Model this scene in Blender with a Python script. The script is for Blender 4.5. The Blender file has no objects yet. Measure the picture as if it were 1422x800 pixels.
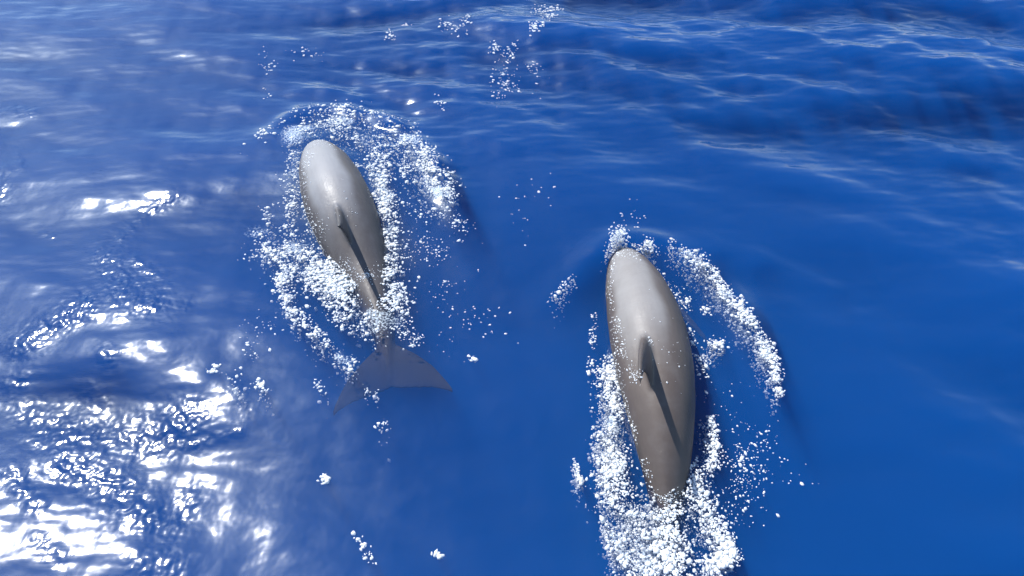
import bpy, bmesh, math, random
import numpy as np
from mathutils import Vector

rng = np.random.default_rng(7)
S = bpy.context.scene
COL = S.collection
R = math.radians

# ------------------------------------------------------------------ camera
PITCH, CAM_H, F_PX = 45.0, 3.2, 1116.0
cam_d = bpy.data.cameras.new('camera')
cam = bpy.data.objects.new('camera', cam_d)
COL.objects.link(cam)
cam.location = (0, 0, CAM_H)
cam.rotation_euler = (R(90 - PITCH), 0, 0)
cam_d.sensor_width = 36.0
cam_d.lens = 36.0 * F_PX / 1422.0
cam_d.clip_start = 0.05
cam_d.clip_end = 6000
S.camera = cam

# ------------------------------------------------------------------ sky, sun, exposure
SUN_EL, SUN_AZ = 50.0, -43.0          # azimuth from +Y towards +X
w = bpy.data.worlds.new('World')
S.world = w
w.use_nodes = True
nt = w.node_tree
bg = nt.nodes['Background']
sky = nt.nodes.new('ShaderNodeTexSky')
sky.sky_type = 'NISHITA'
sky.sun_disc = False
sky.sun_elevation = R(SUN_EL)
sky.sun_rotation = R(SUN_AZ)
sky.air_density = 1.0
sky.dust_density = 0.3
sky.ozone_density = 2.5
nt.links.new(sky.outputs[0], bg.inputs[0])
bg.inputs[1].default_value = 0.13
sl = bpy.data.lights.new('sun', 'SUN')
sl.energy = 4.5
sl.angle = R(0.53)
sl.color = (1.0, 0.97, 0.92)
sun = bpy.data.objects.new('sun', sl)
COL.objects.link(sun)
ce = math.cos(R(SUN_EL))
sd = Vector((math.sin(R(SUN_AZ)) * ce, math.cos(R(SUN_AZ)) * ce, math.sin(R(SUN_EL))))
sun.rotation_euler = sd.to_track_quat('Z', 'Y').to_euler()
sun.location = sd * 50
S.view_settings.view_transform = 'Standard'
S.view_settings.look = 'None'
S.view_settings.exposure = 1.0
S.view_settings.gamma = 1.0
S.view_settings.use_curve_mapping = False
S.render.engine = 'CYCLES'
S.cycles.use_denoising = True
S.cycles.use_adaptive_sampling = True
S.cycles.adaptive_threshold = 0.02
S.cycles.volume_bounces = 1
S.cycles.max_bounces = 5
S.cycles.transparent_max_bounces = 16
S.cycles.sample_clamp_indirect = 4.0
S.cycles.caustics_reflective = False
S.cycles.caustics_refractive = False


# ------------------------------------------------------------------ helpers
_c, _s = math.cos(R(PITCH)), math.sin(R(PITCH))


def px(u, v, z=0.0):
    """photo pixel -> point at height z"""
    x = np.asarray(u, float) - 711.0
    y = 400.0 - np.asarray(v, float)
    dy = F_PX * _c + y * _s
    dz = -F_PX * _s + y * _c
    t = (z - CAM_H) / dz
    return x * t, dy * t


def mesh_np(name, verts, faces, smooth=True):
    me = bpy.data.meshes.new(name)
    verts = np.asarray(verts, np.float32)
    faces = np.asarray(faces, np.int32)
    n = faces.shape[1]
    me.vertices.add(len(verts))
    me.vertices.foreach_set('co', verts.ravel())
    me.loops.add(faces.size)
    me.loops.foreach_set('vertex_index', faces.ravel())
    me.polygons.add(len(faces))
    me.polygons.foreach_set('loop_start', np.arange(len(faces), dtype=np.int32) * n)
    me.polygons.foreach_set('loop_total', np.full(len(faces), n, np.int32))
    me.update(calc_edges=True)
    me.polygons.foreach_set('use_smooth', np.full(len(faces), smooth, bool))
    me.validate()
    return me


def link(name, me, mat=None, parent=None, **props):
    o = bpy.data.objects.new(name, me)
    COL.objects.link(o)
    if mat:
        me.materials.append(mat)
    o.parent = parent
    for k, v in props.items():
        o[k] = v
    return o


def attr(me, name, vals):
    a = me.attributes.new(name, 'FLOAT', 'POINT')
    a.data.foreach_set('value', np.asarray(vals, np.float32))


def hash2(ix, iy, seed):
    h = (ix.astype(np.int64) * 374761393 + iy.astype(np.int64) * 668265263 + seed * 1442695) & 0x7fffffff
    h = ((h ^ (h >> 13)) * 1274126177) & 0x7fffffff
    h = h ^ (h >> 16)
    return (h & 0xffff) / 65535.0


def vnoise(x, y, seed=0):
    ix, iy = np.floor(x), np.floor(y)
    fx, fy = x - ix, y - iy
    fx = fx * fx * fx * (fx * (fx * 6 - 15) + 10)
    fy = fy * fy * fy * (fy * (fy * 6 - 15) + 10)
    a = hash2(ix, iy, seed); b = hash2(ix + 1, iy, seed)
    c = hash2(ix, iy + 1, seed); d = hash2(ix + 1, iy + 1, seed)
    return (a * (1 - fx) + b * fx) * (1 - fy) + (c * (1 - fx) + d * fx) * fy


def fbm(x, y, seed=0, oct=4):
    s = 0; a = 1; t = 0
    for i in range(oct):
        s = s + a * vnoise(x * 2 ** i + 17 * i, y * 2 ** i - 9 * i, seed + i)
        t += a; a *= 0.55
    return s / t


def sstep(a, b, x):
    t = np.clip((x - a) / (b - a), 0, 1)
    return t * t * (3 - 2 * t)


def polydist(X, Y, pts):
    """distance from points to a world polyline, and the position along it 0..1"""
    best = np.full(X.shape, 1e9); along = np.zeros(X.shape)
    n = len(pts) - 1
    for i in range(n):
        ax, ay = pts[i]; bx, by = pts[i + 1]
        dx, dy = bx - ax, by - ay
        t = np.clip(((X - ax) * dx + (Y - ay) * dy) / (dx * dx + dy * dy), 0, 1)
        d = np.hypot(X - ax - t * dx, Y - ay - t * dy)
        m = d < best
        best = np.where(m, d, best); along = np.where(m, (i + t) / n, along)
    return best, along


def pline(*uv):
    return [tuple(float(q) for q in px(u, v)) for u, v in uv]


def smooth_line(pts, k=3):
    for _ in range(k):
        q = [pts[0]]
        for a, b in zip(pts[:-1], pts[1:]):
            q += [(a[0] * .75 + b[0] * .25, a[1] * .75 + b[1] * .25), (a[0] * .25 + b[0] * .75, a[1] * .25 + b[1] * .75)]
        q.append(pts[-1]); pts = q
    return pts


# ------------------------------------------------------------------ the sea surface: height as a function of place
waves = []
wr = random.Random(11)
for lam0, n, slope, spread, dir0 in ((2.6, 7, .050, .5, 1.35), (1.3, 10, .065, .55, 1.35), (0.62, 14, .060, .6, 1.4),
                                     (0.30, 16, .042, .7, 1.4), (0.15, 18, .018, 1.0, 1.4)):
    for i in range(n):
        lam = lam0 * math.exp(wr.uniform(-.35, .35))
        a = dir0 + wr.gauss(0, spread)
        k = 2 * math.pi / lam
        waves.append((k * math.cos(a), k * math.sin(a), slope * math.sqrt(2 / n) / k * wr.uniform(.5, 1.4), wr.uniform(0, 6.283), lam))

RIDGES = [  # bow waves pushed up by the two animals: polyline, height, half width
    (smooth_line(pline((395, 135), (430, 122), (520, 138), (600, 150), (670, 140))), .030, .10),
    (smooth_line(pline((350, 215), (395, 165), (450, 150), (530, 160), (590, 205), (632, 290), (640, 330))), .045, .09),
    (smooth_line(pline((740, 440), (775, 400), (820, 360), (858, 336), (900, 336), (945, 350), (1000, 395), (1045, 455), (1085, 540), (1100, 590))), .032, .10),
    (smooth_line(pline((930, 330), (1000, 345), (1090, 375), (1180, 400))), .018, .10),
]


def calm(X, Y):
    """how strongly the wind waves show: slick round and behind the animals"""
    c = sstep(3.2, 5.4, Y - .25 * np.abs(X - .3))
    left = sstep(-.9, -2.2, X)
    right = sstep(1.5, 3.0, X) * .8
    return np.clip(.42 + (1.38 - 1.3 * left) * c + .25 * left + right, .42, 1.9)


def height(X, Y):
    h = np.zeros_like(X); c = calm(X, Y)
    far = np.hypot(X, Y)
    for kx, ky, a, p, lam in waves:
        fade = 1 - sstep(lam * 22, lam * 60, far) if lam < 3 else 1.0
        g = c if lam < 1.0 else (.38 + .5 * c)
        ph = kx * X + ky * Y + p
        h += a * g * fade * (np.sin(ph) + .22 * np.cos(2 * ph))
    for pts, amp, wd in RIDGES:
        near = (np.abs(X) < 5) & (Y > 0) & (Y < 8)
        d, t = polydist(X[near], Y[near], pts)
        wob = .6 + .8 * vnoise(X[near] * 6, Y[near] * 6, 5)
        h[near] += amp * wob * np.exp(-(d / wd) ** 2) * sstep(0, .4, t) * sstep(1, .7, t)
    return h


# ------------------------------------------------------------------ foam strokes traced on the water (photo pixels)
# (points, half width px, density)
FOAM_A = [  # round the animal whose tail flukes show
    ([(405, 188), (428, 168), (480, 160), (530, 172), (572, 198), (602, 238), (622, 272)], 17, 1.0),
    ([(465, 185), (520, 195), (560, 225), (600, 262), (618, 282)], 17, .75),
    ([(515, 215), (532, 260), (540, 310), (540, 370), (548, 440)], 15, 1.0),
    ([(590, 240), (608, 262), (622, 284)], 12, 1.6),
    ([(560, 290), (600, 300), (645, 320)], 14, .35),
    ([(560, 340), (600, 350), (640, 345)], 26, .16),
    ([(412, 200), (408, 240), (402, 280), (396, 320)], 11, .75),
    ([(372, 280), (366, 292), (375, 310)], 8, .6),
    ([(422, 215), (420, 270), (440, 330), (470, 370)], 7, .7),
    ([(360, 335), (395, 345), (430, 360), (470, 380)], 22, .95),
    ([(440, 375), (475, 400), (505, 425), (520, 440)], 26, 1.0),
    ([(540, 390), (560, 430), (560, 450)], 18, .45),
    ([(400, 365), (388, 400), (410, 440), (450, 478), (490, 512)], 10, .9),
    ([(470, 440), (500, 458), (520, 462)], 12, .5),
    ([(560, 460), (585, 468)], 10, .5),
    ([(595, 380), (640, 430), (610, 450)], 26, .10),
    ([(370, 440), (350, 480), (340, 540)], 18, .10),
    ([(360, 530), (365, 545)], 6, 1.0), ([(440, 530), (448, 540)], 7, .7), ([(320, 525), (330, 545)], 6, .6),
    ([(505, 540), (525, 545)], 4, .6), ([(520, 592), (540, 586)], 3, .8),
]
FOAM_B = [  # round the animal with the long wake
    ([(845, 352), (857, 338), (870, 350), (905, 352)], 9, .9),
    ([(858, 328), (862, 345)], 8, .9),
    ([(895, 342), (908, 352)], 7, .8),
    ([(800, 380), (782, 398), (765, 412)], 4, .8),
    ([(930, 345), (965, 355), (990, 385), (1005, 410)], 7, 1.0),
    ([(950, 362), (985, 380), (1012, 412), (1040, 452)], 9, 1.0),
    ([(1035, 445), (1055, 472), (1072, 500), (1078, 530)], 8, .8),
    ([(1058, 485), (1066, 498)], 7, 1.0), ([(1078, 545), (1084, 548)], 5, 1.0),
    ([(945, 400), (955, 425)], 8, .4), ([(975, 430), (985, 432)], 6, .5),
    ([(985, 474), (1005, 478)], 6, 1.0), ([(965, 475), (980, 500), (975, 525)], 7, .5),
    ([(915, 375), (945, 420), (962, 470), (972, 530)], 4, .35),
    ([(825, 432), (822, 470), (820, 505)], 5, .5),
    ([(846, 500), (850, 560), (850, 610), (862, 660)], 14, .95),
    ([(832, 590), (840, 640), (850, 700)], 12, .55),
    ([(798, 630), (803, 655), (810, 668)], 4, .9),
    ([(828, 530), (825, 560)], 5, .5),
    ([(985, 580), (992, 615), (990, 650)], 9, .75),
    ([(960, 650), (980, 700), (1000, 740)], 16, .6),
    ([(870, 690), (890, 740), (900, 790)], 28, .75),
    ([(840, 715), (850, 740)], 6, .9), ([(852, 745), (868, 775)], 9, .9),
    ([(925, 690), (930, 740), (935, 800)], 26, .85),
    ([(1000, 745), (1015, 765), (985, 790)], 14, .9),
    ([(1000, 560), (1040, 640), (1030, 710)], 30, .10),
    ([(1060, 580), (1050, 660)], 24, .05),
]
FOAM_C = [  # flecks drifting farther out
    ([(366, 78), (372, 90)], 8, 1.0), ([(370, 120), (372, 135)], 5, .5),
    ([(365, 190), (378, 200)], 8, 1.0), ([(340, 205), (345, 214)], 6, .8),
    ([(395, 70), (420, 72), (450, 72)], 6, .22), ([(535, 42), (545, 46)], 5, .8), ([(560, 28), (565, 35)], 4, .6),
    ([(615, 35), (640, 40), (650, 22)], 9, .45), ([(735, 50), (755, 44)], 5, 1.0), ([(760, 30), (770, 8)], 7, .6),
    ([(680, 65), (705, 75), (720, 62)], 8, .5), ([(690, 95), (720, 130), (690, 130)], 16, .18), ([(735, 95), (750, 95)], 10, .25),
    ([(605, 133), (615, 145)], 7, .45), ([(740, 10), (780, 5)], 10, .35),
    ([(820, 500), (822, 520)], 5, .25), ([(640, 490), (660, 495)], 5, .4),
    ([(700, 280), (760, 290)], 30, .03), ([(870, 300), (890, 310)], 20, .06), ([(650, 420), (690, 460)], 25, .03),
    ([(445, 660), (455, 664)], 4, .9), ([(490, 740), (520, 780)], 7, .25), ([(605, 765), (612, 770)], 5, .6),
    ([(1050, 640), (1120, 660)], 30, .02), ([(300, 515), (290, 515)], 6, .6),
]


RIPPLED = [([(60, 325), (72, 328)], 5, .8), ([(20, 210), (25, 230)], 8, 1.0),  # patches of water roughened by cat's-paws of wind
    ([(240, 272), (200, 300), (165, 330)], 9, .9), ([(150, 360), (170, 400), (215, 410)], 26, 1.0), ([(185, 360), (235, 402)], 8, 1.0),
    ([(120, 420), (80, 450), (25, 480)], 18, 1.0), ([(148, 490), (150, 505)], 14, .9), ([(200, 425), (260, 425)], 8, .8),
    ([(40, 590), (100, 600), (190, 610), (260, 590)], 30, 1.0), ([(90, 640), (160, 680), (215, 720)], 30, 1.0),
    ([(15, 660), (50, 700)], 14, 1.0), ([(200, 790), (240, 780)], 26, 1.0), ([(265, 690), (240, 740)], 18, 1.0),
    ([(0, 270), (5, 225)], 14, 1.0), ([(0, 150), (45, 155)], 8, 1.0), ([(115, 540), (140, 560)], 16, .9),
    ([(255, 620), (330, 600)], 8, .8), ([(55, 750), (80, 775)], 12, .8), ([(10, 540), (30, 530)], 14, .8), ([(320, 530), (345, 570)], 10, .5),
]


def stroke_field(U, V, strokes):
    f = np.zeros_like(U)
    for pts, wd, den in strokes:
        p2 = [(float(a), float(b)) for a, b in pts]
        d, _ = polydist(U, V, p2)
        f = np.maximum(f, den * np.exp(-(d / wd) ** 2 * .9))
    return f


def to_px(X, Y, Z):
    # world -> photo pixel (used only to read the traced strokes)
    zc = Y * _c + (CAM_H - Z) * _s
    yc = Y * _s - (CAM_H - Z) * _c
    return 711 + F_PX * X / zc, 400 - F_PX * yc / zc


# ------------------------------------------------------------------ materials
def mat(name):
    m = bpy.data.materials.new(name)
    m.use_nodes = True
    m.node_tree.nodes.clear()
    return m, m.node_tree.nodes, m.node_tree.links


def sea_material():
    m, N, L = mat('sea_water')
    out = N.new('ShaderNodeOutputMaterial')
    geo = N.new('ShaderNodeNewGeometry')
    mp = N.new('ShaderNodeMapping'); mp.inputs['Rotation'].default_value = (0, 0, R(-12)); mp.inputs['Scale'].default_value = (.55, 1.25, 1)
    L.new(geo.outputs['Position'], mp.inputs[0])
    n1 = N.new('ShaderNodeTexNoise'); n1.noise_dimensions = '2D'; n1.inputs['Scale'].default_value = 7; n1.inputs['Detail'].default_value = 1
    L.new(mp.outputs[0], n1.inputs['Vector'])
    n2 = N.new('ShaderNodeTexNoise'); n2.noise_dimensions = '2D'; n2.inputs['Scale'].default_value = 19; n2.inputs['Detail'].default_value = 1
    L.new(geo.outputs['Position'], n2.inputs['Vector'])
    rip = N.new('ShaderNodeAttribute'); rip.attribute_name = 'ripple'
    cal = N.new('ShaderNodeAttribute'); cal.attribute_name = 'wind'
    fo = N.new('ShaderNodeAttribute'); fo.attribute_name = 'foam'
    def mul(a, b):
        q = N.new('ShaderNodeMath'); q.operation = 'MULTIPLY'; L.new(a, q.inputs[0])
        if isinstance(b, float): q.inputs[1].default_value = b
        else: L.new(b, q.inputs[1])
        return q.outputs[0]
    def add(a, b):
        q = N.new('ShaderNodeMath'); q.operation = 'ADD'; L.new(a, q.inputs[0]); L.new(b, q.inputs[1]); return q.outputs[0]
    h = add(mul(mul(n1.outputs['Fac'], cal.outputs['Fac']), .010), mul(mul(n2.outputs['Fac'], rip.outputs['Fac']), .007))
    bp = N.new('ShaderNodeBump'); bp.inputs['Strength'].default_value = 1; bp.inputs['Distance'].default_value = 1.0
    L.new(h, bp.inputs['Height'])
    fr = N.new('ShaderNodeFresnel'); fr.inputs['IOR'].default_value = 1.333; L.new(bp.outputs[0], fr.inputs['Normal'])
    tr = N.new('ShaderNodeBsdfTransparent')
    g1 = N.new('ShaderNodeBsdfGlossy'); g1.inputs['Roughness'].default_value = .10; L.new(bp.outputs[0], g1.inputs['Normal'])
    g2 = N.new('ShaderNodeBsdfGlossy'); g2.inputs['Roughness'].default_value = .36; g2.inputs['Color'].default_value = (.72, .90, 1, 1); L.new(bp.outputs[0], g2.inputs['Normal'])
    gm = N.new('ShaderNodeMixShader'); gm.inputs[0].default_value = .17; L.new(g1.outputs[0], gm.inputs[1]); L.new(g2.outputs[0], gm.inputs[2])
    mx = N.new('ShaderNodeMixShader'); L.new(fr.outputs[0], mx.inputs[0]); L.new(tr.outputs[0], mx.inputs[1]); L.new(gm.outputs[0], mx.inputs[2])
    # lacy film of foam
    n3 = N.new('ShaderNodeTexNoise'); n3.noise_dimensions = '2D'; n3.inputs['Scale'].default_value = 85; n3.inputs['Detail'].default_value = 2
    L.new(geo.outputs['Position'], n3.inputs['Vector'])
    mr = N.new('ShaderNodeMapRange'); mr.inputs[1].default_value = .92; mr.inputs[2].default_value = 1.35; mr.inputs[4].default_value = .62
    L.new(add(n3.outputs['Fac'], fo.outputs['Fac']), mr.inputs[0])
    ff = mr.outputs[0]
    df = N.new('ShaderNodeBsdfDiffuse'); df.inputs[0].default_value = (.62, .72, .8, 1)
    fm = N.new('ShaderNodeMixShader'); L.new(ff, fm.inputs[0]); L.new(mx.outputs[0], fm.inputs[1]); L.new(df.outputs[0], fm.inputs[2])
    L.new(fm.outputs[0], out.inputs['Surface'])
    col = (.004, .150, .57, 1)
    vs = N.new('ShaderNodeVolumeScatter'); vs.inputs['Color'].default_value = col; vs.inputs['Density'].default_value = 2.6; vs.inputs['Anisotropy'].default_value = -.2
    va = N.new('ShaderNodeVolumeAbsorption'); va.inputs['Color'].default_value = col; va.inputs['Density'].default_value = 2.6
    ad = N.new('ShaderNodeAddShader'); L.new(vs.outputs[0], ad.inputs[0]); L.new(va.outputs[0], ad.inputs[1])
    L.new(ad.outputs[0], out.inputs['Volume'])
    m.cycles.homogeneous_volume = True
    return m


def foam_material():
    m, N, L = mat('foam_bubbles')
    out = N.new('ShaderNodeOutputMaterial')
    p = N.new('ShaderNodeBsdfPrincipled')
    p.inputs['Base Color'].default_value = (.84, .87, .9, 1)
    p.inputs['Roughness'].default_value = .15
    p.inputs['IOR'].default_value = 1.33
    t = N.new('ShaderNodeBsdfTranslucent'); t.inputs[0].default_value = (.85, .88, .9, 1)
    mx = N.new('ShaderNodeMixShader'); mx.inputs[0].default_value = .5
    L.new(p.outputs[0], mx.inputs[1]); L.new(t.outputs[0], mx.inputs[2])
    L.new(mx.outputs[0], out.inputs['Surface'])
    return m


def skin_material(name, tint):
    m, N, L = mat(name)
    out = N.new('ShaderNodeOutputMaterial')
    p = N.new('ShaderNodeBsdfPrincipled')
    a = N.new('ShaderNodeAttribute'); a.attribute_name = 'pale'
    tc = N.new('ShaderNodeTexCoord')
    n = N.new('ShaderNodeTexNoise'); n.inputs['Scale'].default_value = 7; n.inputs['Detail'].default_value = 6; n.inputs['Roughness'].default_value = .65
    L.new(tc.outputs['Object'], n.inputs['Vector'])
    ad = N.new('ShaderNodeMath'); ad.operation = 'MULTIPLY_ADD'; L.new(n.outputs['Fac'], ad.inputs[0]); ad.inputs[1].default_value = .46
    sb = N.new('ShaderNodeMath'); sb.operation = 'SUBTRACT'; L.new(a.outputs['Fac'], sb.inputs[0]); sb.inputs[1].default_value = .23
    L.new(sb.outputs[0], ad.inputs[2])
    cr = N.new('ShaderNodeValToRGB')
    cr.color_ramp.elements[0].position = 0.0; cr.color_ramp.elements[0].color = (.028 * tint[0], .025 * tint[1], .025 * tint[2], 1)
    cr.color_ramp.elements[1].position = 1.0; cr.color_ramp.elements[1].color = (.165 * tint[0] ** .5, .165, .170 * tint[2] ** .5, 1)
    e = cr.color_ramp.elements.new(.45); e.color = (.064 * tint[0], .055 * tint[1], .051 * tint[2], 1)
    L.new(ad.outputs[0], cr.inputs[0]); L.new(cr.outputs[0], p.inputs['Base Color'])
    p.inputs['Roughness'].default_value = .6; p.inputs['Specular IOR Level'].default_value = .3
    wt = N.new('ShaderNodeAttribute'); wt.attribute_name = 'above'      # a water film only shines in air
    wm = N.new('ShaderNodeMath'); wm.operation = 'MULTIPLY'; wm.inputs[1].default_value = .30
    L.new(wt.outputs['Fac'], wm.inputs[0]); L.new(wm.outputs[0], p.inputs['Coat Weight']); L.new(wm.outputs[0], p.inputs['Specular IOR Level'])
    p.inputs['Coat Roughness'].default_value = .36; p.inputs['Coat IOR'].default_value = 1.33
    # beads of water running off: rough wet patches that catch the sun
    nb = N.new('ShaderNodeTexNoise'); nb.inputs['Scale'].default_value = 75; nb.inputs['Detail'].default_value = 2
    L.new(tc.outputs['Object'], nb.inputs['Vector'])
    pm = N.new('ShaderNodeTexNoise'); pm.inputs['Scale'].default_value = 5; pm.inputs['Detail'].default_value = 3
    L.new(tc.outputs['Object'], pm.inputs['Vector'])
    pr = N.new('ShaderNodeMapRange'); pr.inputs[1].default_value = .5; pr.inputs[2].default_value = .72; pr.inputs[3].default_value = .12; pr.inputs[4].default_value = 1.0
    L.new(pm.outputs['Fac'], pr.inputs[0])
    b = N.new('ShaderNodeBump'); b.inputs['Distance'].default_value = .012
    L.new(pr.outputs[0], b.inputs['Strength'])
    L.new(nb.outputs['Fac'], b.inputs['Height']); L.new(b.outputs[0], p.inputs['Coat Normal'])
    L.new(p.outputs[0], out.inputs['Surface'])
    return m


M_SEA = sea_material()
M_FOAM = foam_material()


# ------------------------------------------------------------------ sea mesh
def axis(a, b, step, end):
    mid = list(np.arange(a, b + 1e-6, step))
    hi = []; s = step; x = b
    while x < end:
        s *= 1.16; x += s; hi.append(x)
    lo = []; s = step; x = a
    while x > -end:
        s *= 1.16; x -= s; lo.append(x)
    return np.array(lo[::-1] + mid + hi)


def build_sea():
    xs = axis(-5.4, 5.4, .017, 1500); ys = axis(.9, 8.2, .017, 1500)
    nx, ny = len(xs), len(ys)
    X, Y = np.meshgrid(xs, ys)
    Z = height(X, Y)
    edge = 1 - sstep(300, 900, np.hypot(X, Y)); Z = Z * edge
    top = np.stack([X, Y, Z], -1).reshape(-1, 3)
    idx = np.arange(nx * ny).reshape(ny, nx)
    f = np.stack([idx[:-1, :-1], idx[:-1, 1:], idx[1:, 1:], idx[1:, :-1]], -1).reshape(-1, 4)
    loop = np.concatenate([idx[0, :], idx[1:, -1], idx[-1, -2::-1], idx[-2:0:-1, 0]])   # counter-clockwise border
    bot = top[loop].copy(); bot[:, 2] = -9.0
    nb = len(loop); base = len(top)
    nxt = np.roll(np.arange(nb), -1)
    side = np.stack([loop, base + np.arange(nb), base + nxt, loop[nxt]], -1)
    verts = np.concatenate([top, bot, [[0, 0, -9.0]]])
    c = base + nb
    k = np.arange(0, nb - 1, 2)
    fan = np.stack([np.full(len(k), c), base + (k + 2) % nb, base + k + 1, base + k], -1)
    faces = np.concatenate([f, side, fan])
    me = mesh_np('sea', verts, faces)
    n_all = len(me.vertices)
    u, v = to_px(X.ravel(), Y.ravel(), Z.ravel())
    inb = (u > -100) & (u < 1522) & (v > -60) & (v < 860) & (Y.ravel() > 0)
    foam = np.zeros(n_all); rip = np.zeros(n_all); wind = np.zeros(n_all)
    fm = np.maximum(stroke_field(u[inb], v[inb], [(p, wd * 1.2, d) for p, wd, d in FOAM_A + FOAM_B if d > .3 and wd > 6]), 0)
    t = np.zeros(base); t[inb] = fm
    foam[:base] = .62 * t * sstep(.35, .7, fbm(X * 7, Y * 7, 31, 3)).ravel()
    wind[:base] = calm(X, Y).ravel()
    rip[:base] = .10
    t = np.zeros(base); t[inb] = stroke_field(u[inb], v[inb], RIPPLED)
    rip[:base] += 1.0 * t * (.4 + 1.1 * vnoise(X * 5, Y * 5, 3)).ravel()
    attr(me, 'foam', foam); attr(me, 'ripple', rip); attr(me, 'wind', wind)
    return link('sea', me, M_SEA, label='deep blue open sea with small ripples and glinting wavelets', category='sea', kind='structure')


sea = build_sea()


# ------------------------------------------------------------------ dolphins
def loft(bm, rings, close=True):
    vr = [[bm.verts.new(p) for p in r] for r in rings]
    n = len(vr[0])
    for a, b in zip(vr[:-1], vr[1:]):
        for i in range(n):
            bm.faces.new((a[i], a[(i + 1) % n], b[(i + 1) % n], b[i]))
    if close:
        bm.faces.new(vr[0][::-1]); bm.faces.new(vr[-1])


S_ST = [0, .015, .04, .08, .10, .125, .16, .2, .27, .35, .43, .52, .60, .68, .76, .83, .89, .94, .975]
W_ST = [.006, .012, .017, .023, .029, .037, .046, .055, .068, .077, .081, .0775, .068, .054, .038, .026, .018, .015, .012]
H_ST = [.006, .010, .014, .018, .028, .040, .051, .061, .074, .083, .087, .083, .075, .063, .050, .037, .025, .015, .008]


def dolphin_mesh(name, LEN, fin_h, fat):
    bm = bmesh.new()
    rings = []
    n = 40
    for s in np.concatenate([np.linspace(0, .2, 22), np.linspace(.22, .975, 46)]):
        wd = float(np.interp(s, S_ST, W_ST)) * LEN * fat
        ht = float(np.interp(s, S_ST, H_ST)) * LEN
        e = 1.0 + .45 * float(sstep(.6, .9, s))            # tail stock gets a keel above and below
        drop = -.018 * LEN * float(sstep(.14, .04, s))     # the beak sits low on the face
        ring = []
        for i in range(n):
            a = 2 * math.pi * i / n
            ca, sa = math.cos(a), math.sin(a)
            y = wd * math.copysign(abs(ca) ** e, ca)
            z = ht * math.copysign(abs(sa) ** (1 / (1 + .0 * e)), sa) * (1.0 if sa > 0 else .94)
            ring.append((-s * LEN, y, z + drop))
        rings.append(ring)
    loft(bm, rings)

    def foil(cx, cy, cz, chord, thick, axis_):
        r = []
        for i in range(20):
            a = 2 * math.pi * i / 20
            x = math.cos(a) * chord / 2
            t = math.sin(a) * thick / 2 * (1 + .35 * math.cos(a))
            r.append((cx + x, cy + t, cz) if axis_ == 'y' else (cx + x, cy, cz + t))
        return r
    # dorsal fin: swept back, hooked tip
    z0 = .062 * LEN; rr = []
    for t in np.linspace(0, 1, 18):
        le = float(np.interp(t, [0, .2, .45, .7, .88, 1], [-.465, -.497, -.535, -.571, -.600, -.628])) * LEN
        te = float(np.interp(t, [0, .12, .35, .6, .85, 1], [-.620, -.604, -.597, -.604, -.624, -.640])) * LEN
        ch = max(le - te, .012 * LEN)
        rr.append(foil((le + te) / 2, 0, z0 + t * (fin_h + .02 * LEN), ch, .013 * LEN * (1 - t) + .0078 * LEN, 'y'))
    loft(bm, rr)
    # flukes
    for sg in (1, -1):
        rr = []
        for t in np.linspace(0, 1, 16):
            le = float(np.interp(t, [0, .25, .5, .75, .9, 1], [-.862, -.886, -.915, -.955, -.992, -1.022])) * LEN
            te = float(np.interp(t, [0, .12, .4, .7, .9, 1], [-.990, -.998, -1.004, -1.013, -1.026, -1.036])) * LEN
            rr.append(foil((le + te) / 2, sg * t * .128 * LEN, 0, le - te, .016 * LEN * (1 - t) + .0075 * LEN, 'z'))
        if sg < 0: rr = [r[::-1] for r in rr]
        loft(bm, rr)
    # flippers
    for sg in (1, -1):
        rr = []
        for t in np.linspace(0, 1, 10):
            le = -.215 * LEN - .085 * LEN * t ** 1.3
            te = -.285 * LEN - .055 * LEN * t
            rr.append(foil((le + te) / 2, sg * (.058 + .060 * t) * LEN, -(.050 + .115 * t) * LEN, max(le - te, .018 * LEN), .016 * LEN * (1 - t) + .0075 * LEN, 'z'))
        if sg < 0: rr = [r[::-1] for r in rr]
        loft(bm, rr)
    bmesh.ops.recalc_face_normals(bm, faces=bm.faces[:])
    me = bpy.data.meshes.new(name + '_raw'); bm.to_mesh(me); bm.free()
    tmp = bpy.data.objects.new(name + '_raw', me); COL.objects.link(tmp)
    r = tmp.modifiers.new('r', 'REMESH'); r.mode = 'VOXEL'; r.voxel_size = .009; r.use_smooth_shade = True
    k = tmp.modifiers.new('s', 'SMOOTH'); k.factor = .5; k.iterations = 4
    dg = bpy.context.evaluated_depsgraph_get()
    me2 = bpy.data.meshes.new_from_object(tmp.evaluated_get(dg))
    bpy.data.objects.remove(tmp); bpy.data.meshes.remove(me)
    me2.name = name
    return me2


def catmull(ts, ps, t):
    ts = np.asarray(ts); ps = np.asarray(ps); out = np.zeros((len(t), ps.shape[1]))
    m = np.gradient(ps, ts, axis=0)
    i = np.clip(np.searchsorted(ts, t) - 1, 0, len(ts) - 2)
    h = (ts[i + 1] - ts[i])[:, None]; q = ((t - ts[i]) / (ts[i + 1] - ts[i]))[:, None]
    return ((2 * q**3 - 3 * q**2 + 1) * ps[i] + (q**3 - 2 * q**2 + q) * h * m[i] + (-2 * q**3 + 3 * q**2) * ps[i + 1] + (q**3 - q**2) * h * m[i + 1])


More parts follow.
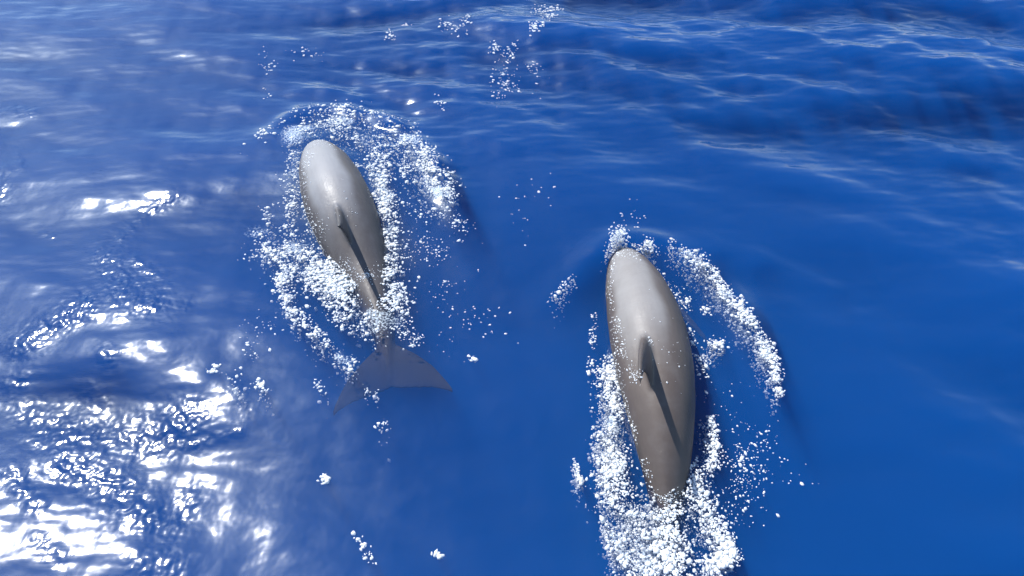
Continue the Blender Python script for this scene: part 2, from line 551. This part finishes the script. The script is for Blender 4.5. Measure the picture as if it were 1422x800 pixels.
def bend(me_co, LEN, ctrl, roll):
    """carry the straight animal onto its swimming curve; ctrl rows (s, x, y, z)"""
    c = np.array(ctrl)
    s = -me_co[:, 0] / LEN
    sc = np.clip(s, c[0, 0], c[-1, 0])
    P = catmull(c[:, 0], c[:, 1:], sc)
    e = 1e-3
    T = catmull(c[:, 0], c[:, 1:], np.clip(sc + e, c[0, 0], c[-1, 0])) - catmull(c[:, 0], c[:, 1:], np.clip(sc - e, c[0, 0], c[-1, 0]))
    T = -T / np.linalg.norm(T, axis=1)[:, None]           # towards the beak
    rl = R(roll) * (1 - .8 * sstep(.62, .92, s)); up = np.stack([np.sin(rl), 0 * rl, np.cos(rl)], -1)
    B = np.cross(up, T); B /= np.linalg.norm(B, axis=1)[:, None]
    N_ = np.cross(T, B)
    extra = (sc - s)[:, None] * LEN
    return P + T * extra + B * me_co[:, 1:2] + N_ * me_co[:, 2:3]


def build_dolphin(LEN, fin_h, ctrl, roll, tint, label, pale_amt, fat):
    me = dolphin_mesh('dolphin', LEN, fin_h, fat)
    co = np.zeros(len(me.vertices) * 3, np.float32); me.vertices.foreach_get('co', co); co = co.reshape(-1, 3).astype(float)
    s = -co[:, 0] / LEN
    wd = np.interp(s, S_ST, W_ST) * LEN * fat
    ht = np.interp(s, S_ST, H_ST) * LEN
    zz = co[:, 2] / np.maximum(ht, .06); yy = np.abs(co[:, 1]) / np.maximum(wd, .01)
    pale = .45 + pale_amt * sstep(.74, .46, yy + .04 * np.sin(s * 40)) * sstep(.10, .17, s) * sstep(.62, .40, s) * sstep(0, .4, zz)  # pale patch ahead of the fin paints in sky reflected off wet skin
    pale -= .24 * sstep(.68, .95, yy) * sstep(-.3, .1, zz)
    pale += .18 * sstep(-.35, -.75, zz)                                # paler belly
    pale -= .30 * sstep(1.12, 1.4, zz) * (s < .7)                      # dark fin
    pale = np.where(s > .86, pale * sstep(.95, .86, s) + .0 * s, pale)
    # lengths: scale the control curve to the animal's true length
    new = bend(co, LEN, ctrl, roll)
    org = new[np.argmin(np.abs(s - .4) + np.abs(co[:, 1]) * 0)].copy(); org = np.array([org[0], org[1], 0.0])
    me.vertices.foreach_set('co', (new - org).astype(np.float32).ravel())
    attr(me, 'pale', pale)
    attr(me, 'above', sstep(-.08, -.01, new[:, 2]))
    me.update()
    me.polygons.foreach_set('use_smooth', np.ones(len(me.polygons), bool))
    me.materials.clear()
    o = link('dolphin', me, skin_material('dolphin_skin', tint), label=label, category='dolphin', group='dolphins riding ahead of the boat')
    o.location = org
    # eyes and blowhole
    m, N, L = mat('dolphin_eye'); out = N.new('ShaderNodeOutputMaterial'); p = N.new('ShaderNodeBsdfPrincipled')
    p.inputs['Base Color'].default_value = (.01, .009, .008, 1); p.inputs['Roughness'].default_value = .1; L.new(p.outputs[0], out.inputs[0])
    for sg in (1, -1):
        bm = bmesh.new(); bmesh.ops.create_uvsphere(bm, u_segments=12, v_segments=8, radius=.012)
        q = np.array([[-.135 * LEN, sg * .038 * LEN, -.010 * LEN]])
        c = bend(q, LEN, ctrl, roll)[0] - org
        em = bpy.data.meshes.new('eye'); bm.to_mesh(em); bm.free()
        e = link('eye', em, m, o); e.location = c
    bm = bmesh.new(); bmesh.ops.create_uvsphere(bm, u_segments=16, v_segments=8, radius=1)
    for v in bm.verts:
        x, y, z = v.co
        v.co = (-.165 * LEN + .008 * x - .012 * y * y, .020 * y,   .0515 * LEN + .004 * z)
    bmm = bpy.data.meshes.new('blowhole'); bm.to_mesh(bmm); bm.free()
    bc = np.array([v.co[:] for v in bmm.vertices]); bc = bend(bc, LEN, ctrl, roll) - org
    bmm.vertices.foreach_set('co', bc.astype(np.float32).ravel())
    link('blowhole', bmm, m, o)
    return o


def ctrl_from(rows, LEN):
    """rows (s, u, v, z) seen in the photo; keep heading, enforce true spacing along the body"""
    pts = []
    for s, u, v, z in rows:
        x, y = px(u, v, z); pts.append((s, float(x), float(y), z))
    return pts


LA = 2.40
ctrlA = ctrl_from([(.18, 443, 215, -.10), (.45, 473, 290, .02), (.72, 508, 384, -.11), (.86, 533, 466, -.125), (1.0, 548, 570, -.12)], LA)
print('A', ctrlA)
LB = 2.50
ctrlB = ctrl_from([(.17, 868, 366, -.10), (.45, 903, 480, .05), (.62, 918, 575, .04), (.83, 928, 705, -.12), (1.0, 932, 812, -.32)], LB)
print('B', ctrlB)


def respace(c, LEN):
    """replace s by arc length measured from s of the second row, add a nose"""
    c = [list(r) for r in c]
    ref = 1; s0 = c[ref][0]
    cum = [0]
    for a, b in zip(c[:-1], c[1:]):
        cum.append(cum[-1] + math.dist(a[1:], b[1:]))
    for i, r in enumerate(c):
        r[0] = s0 + (cum[i] - cum[ref]) / LEN
    print('s', [round(r[0], 3) for r in c])
    a, b = np.array(c[0][1:]), np.array(c[1][1:])
    d = (a - b) / np.linalg.norm(a - b); d[2] -= .30; d /= np.linalg.norm(d)
    nose = a + d * c[0][0] * LEN * .97
    return [[0.0, *nose]] + c


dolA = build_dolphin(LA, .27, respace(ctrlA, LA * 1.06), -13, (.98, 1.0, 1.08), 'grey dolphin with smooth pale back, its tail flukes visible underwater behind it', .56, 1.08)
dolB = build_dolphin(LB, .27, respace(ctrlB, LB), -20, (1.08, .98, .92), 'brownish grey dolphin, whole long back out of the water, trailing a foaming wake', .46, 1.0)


# ------------------------------------------------------------------ foam: bubbles and droplets lying on the water
def ico(sub):
    bm = bmesh.new(); bmesh.ops.create_icosphere(bm, subdivisions=sub, radius=1)
    v = np.array([q.co[:] for q in bm.verts]); f = np.array([[q.index for q in p.verts] for p in bm.faces]); bm.free()
    return v, f


ICO1 = ico(1); ICO2 = ico(2)


def scatter(strokes, n_try, seed, clump=26.0, sharp=.66):
    g = np.random.default_rng(seed)
    us, vs, ds = [], [], []
    # sample by stroke area
    area = np.array([wd * (wd + sum(math.dist(a, b) for a, b in zip(p[:-1], p[1:]))) * d for p, wd, d in strokes])
    cnt = (area / area.sum() * n_try).astype(int) + 4
    for (p, wd, d), k in zip(strokes, cnt):
        seg = np.array([math.dist(a, b) for a, b in zip(p[:-1], p[1:])]); cs = np.concatenate([[0], np.cumsum(seg)])
        q = g.uniform(0, cs[-1], k); i = np.clip(np.searchsorted(cs, q) - 1, 0, len(seg) - 1); t = (q - cs[i]) / seg[i]
        P = np.array(p, float); c = P[i] * (1 - t[:, None]) + P[i + 1] * t[:, None]
        c += g.normal(0, wd * .62, (k, 2))
        us.append(c[:, 0]); vs.append(c[:, 1]); ds.append(np.full(k, d))
    u = np.concatenate(us); v = np.concatenate(vs)
    X, Y = px(u, v)
    a = 1 - np.abs(2 * fbm(X * clump * .35, Y * clump * .35, seed, 3) - 1)      # lacy ridges
    b = fbm(X * 4, Y * 4, seed + 9, 2)
    keep = g.uniform(0, 1, len(u)) < np.clip((a * .75 + b * .5 - sharp) * 2.4, .02, 1)
    return X[keep], Y[keep], np.concatenate(ds)[keep]


def bubbles(X, Y, rad, zoff, seed, flat=.38, big=ICO1):
    g = np.random.default_rng(seed)
    n = len(X)
    Z = height(X, Y) + zoff
    bv, bf = big
    sc = rad[:, None] * np.stack([g.uniform(.6, 1.7, n), g.uniform(.6, 1.3, n), g.uniform(flat * .7, flat * 1.3, n)], -1)
    a = g.uniform(0, 6.283, n); ca, sa = np.cos(a), np.sin(a)
    V = bv[None] * sc[:, None, :]
    V = V * (1 + g.normal(0, .16, (n, len(bv)))[:, :, None])
    x = V[..., 0] * ca[:, None] - V[..., 1] * sa[:, None] + X[:, None]
    y = V[..., 0] * sa[:, None] + V[..., 1] * ca[:, None] + Y[:, None]
    z = V[..., 2] + Z[:, None]
    F = bf[None] + (np.arange(n) * len(bv))[:, None, None]
    return np.stack([x, y, z], -1).reshape(-1, 3), F.reshape(-1, 3)


def foam_object(name, strokes, n_try, seed, label, r_med=.0037, sub=0.0, spray=None):
    X, Y, den = scatter(strokes, n_try, seed)
    g = np.random.default_rng(seed + 1)
    rad = np.clip(r_med * (.55 + .45 * np.clip(den, 0, 1)) * np.exp(g.normal(0, .55, len(X))), .0016, .0125)
    V, F = bubbles(X, Y, rad, rad * .15, seed + 2)
    if sub > 0:                                            # bubbles carried under the surface
        X2, Y2, _ = scatter([q for q in strokes if q[2] > .5], int(n_try * sub), seed + 3, sharp=.35)
        r2 = np.clip(r_med * .9 * np.exp(g.normal(0, .4, len(X2))), .002, .012)
        V2, F2 = bubbles(X2, Y2, r2, -np.abs(g.normal(0, .09, len(X2))) - .015, seed + 4, flat=1)
        F = np.concatenate([F, F2 + len(V)]); V = np.concatenate([V, V2])
    if spray:
        for (u, v, r, k, zt) in spray:
            uu = g.normal(u, r, k); vv = g.normal(v, r * .6, k); x, y = px(uu, vv)
            zz = np.abs(g.normal(0, zt, k)); r3 = np.clip(.0030 * np.exp(g.normal(0, .4, k)), .0015, .008)
            V3, F3 = bubbles(x, y, r3, zz, seed + 6, flat=1)
            F = np.concatenate([F, F3 + len(V)]); V = np.concatenate([V, V3])
    me = mesh_np(name, V, F)
    return link(name, me, M_FOAM, label=label, category='foam', kind='stuff')


foam_object('foam', FOAM_A, 15000, 21, 'white sparkling foam ring and bubbles round the pale backed dolphin', r_med=.0046, sub=.35)
foam_object('foam', FOAM_B, 15000, 41, 'white foam wake and curved line of bubbles round the long backed dolphin', r_med=.0040, sub=.9, spray=[(857, 342, 6, 160, .05)])
foam_object('foam', FOAM_C, 2200, 61, 'scattered white foam flecks drifting on the open blue water', r_med=.0068)


# ------------------------------------------------------------------ foam specks and beads of water running off the backs
BEADS_A = [([(430, 208), (421, 240), (422, 280), (434, 318), (452, 352)], 5, 1.0), ([(432, 200), (450, 194), (470, 200)], 6, .9),
           ([(470, 200), (500, 235), (518, 280)], 3, .25), ([(470, 365), (500, 385), (520, 380)], 8, .9), ([(440, 300), (452, 330)], 6, .4),
           ([(460, 260), (490, 300)], 18, .05)]
BEADS_B = [([(852, 358), (847, 400), (850, 450), (858, 510), (872, 570), (886, 620)], 3, .7), ([(856, 440), (862, 470), (866, 500)], 5, .7),
           ([(878, 512), (884, 530)], 7, .9), ([(855, 352), (872, 350), (888, 358)], 5, 1.0), ([(930, 480), (935, 540)], 14, .03),
           ([(905, 690), (925, 700), (938, 690)], 9, 1.0), ([(890, 640), (900, 670)], 6, .7), ([(900, 470), (904, 478)], 3, .8), ([(900, 420), (950, 500)], 24, .012)]


def beads(dol, strokes, n, seed, label):
    from mathutils.bvhtree import BVHTree
    me = dol.data
    off = np.array(dol.location)
    co = np.zeros(len(me.vertices) * 3, np.float32); me.vertices.foreach_get('co', co)
    bvh = BVHTree.FromPolygons((co.reshape(-1, 3) + off).tolist(), [tuple(p.vertices) for p in me.polygons])
    g = np.random.default_rng(seed)
    area = np.array([wd * (wd + sum(math.dist(a, b) for a, b in zip(p[:-1], p[1:]))) * d for p, wd, d in strokes])
    cnt = (area / area.sum() * n).astype(int) + 3
    pos, rad = [], []
    eye = Vector((0, 0, CAM_H))
    for (p, wd, d), k in zip(strokes, cnt):
        for _ in range(k):
            i = g.integers(0, len(p) - 1); t = g.uniform()
            u = p[i][0] * (1 - t) + p[i + 1][0] * t + g.normal(0, wd * .7)
            v = p[i][1] * (1 - t) + p[i + 1][1] * t + g.normal(0, wd * .7)
            x, y = px(u, v)
            hit = bvh.ray_cast(eye, (Vector((float(x), float(y), 0)) - eye).normalized())
            if hit[0] is None or hit[0].z < -.03:
                continue
            pos.append(hit[0]); rad.append(float(np.clip(.0024 * math.exp(g.normal(0, .45)), .0012, .007)))
    P = np.array([q[:] for q in pos]); rad = np.array(rad)
    V, F = bubbles(P[:, 0], P[:, 1], rad, P[:, 2] - height(P[:, 0], P[:, 1]) + rad * .1, seed + 1, flat=.55)
    link('foam', mesh_np('foam', V, F), M_FOAM, label=label, category='foam', kind='stuff')


beads(dolA, BEADS_A, 700, 81, 'specks of foam and water beads along the edge of the pale back')
beads(dolB, BEADS_B, 800, 91, 'specks of foam and water beads on the brownish long back')
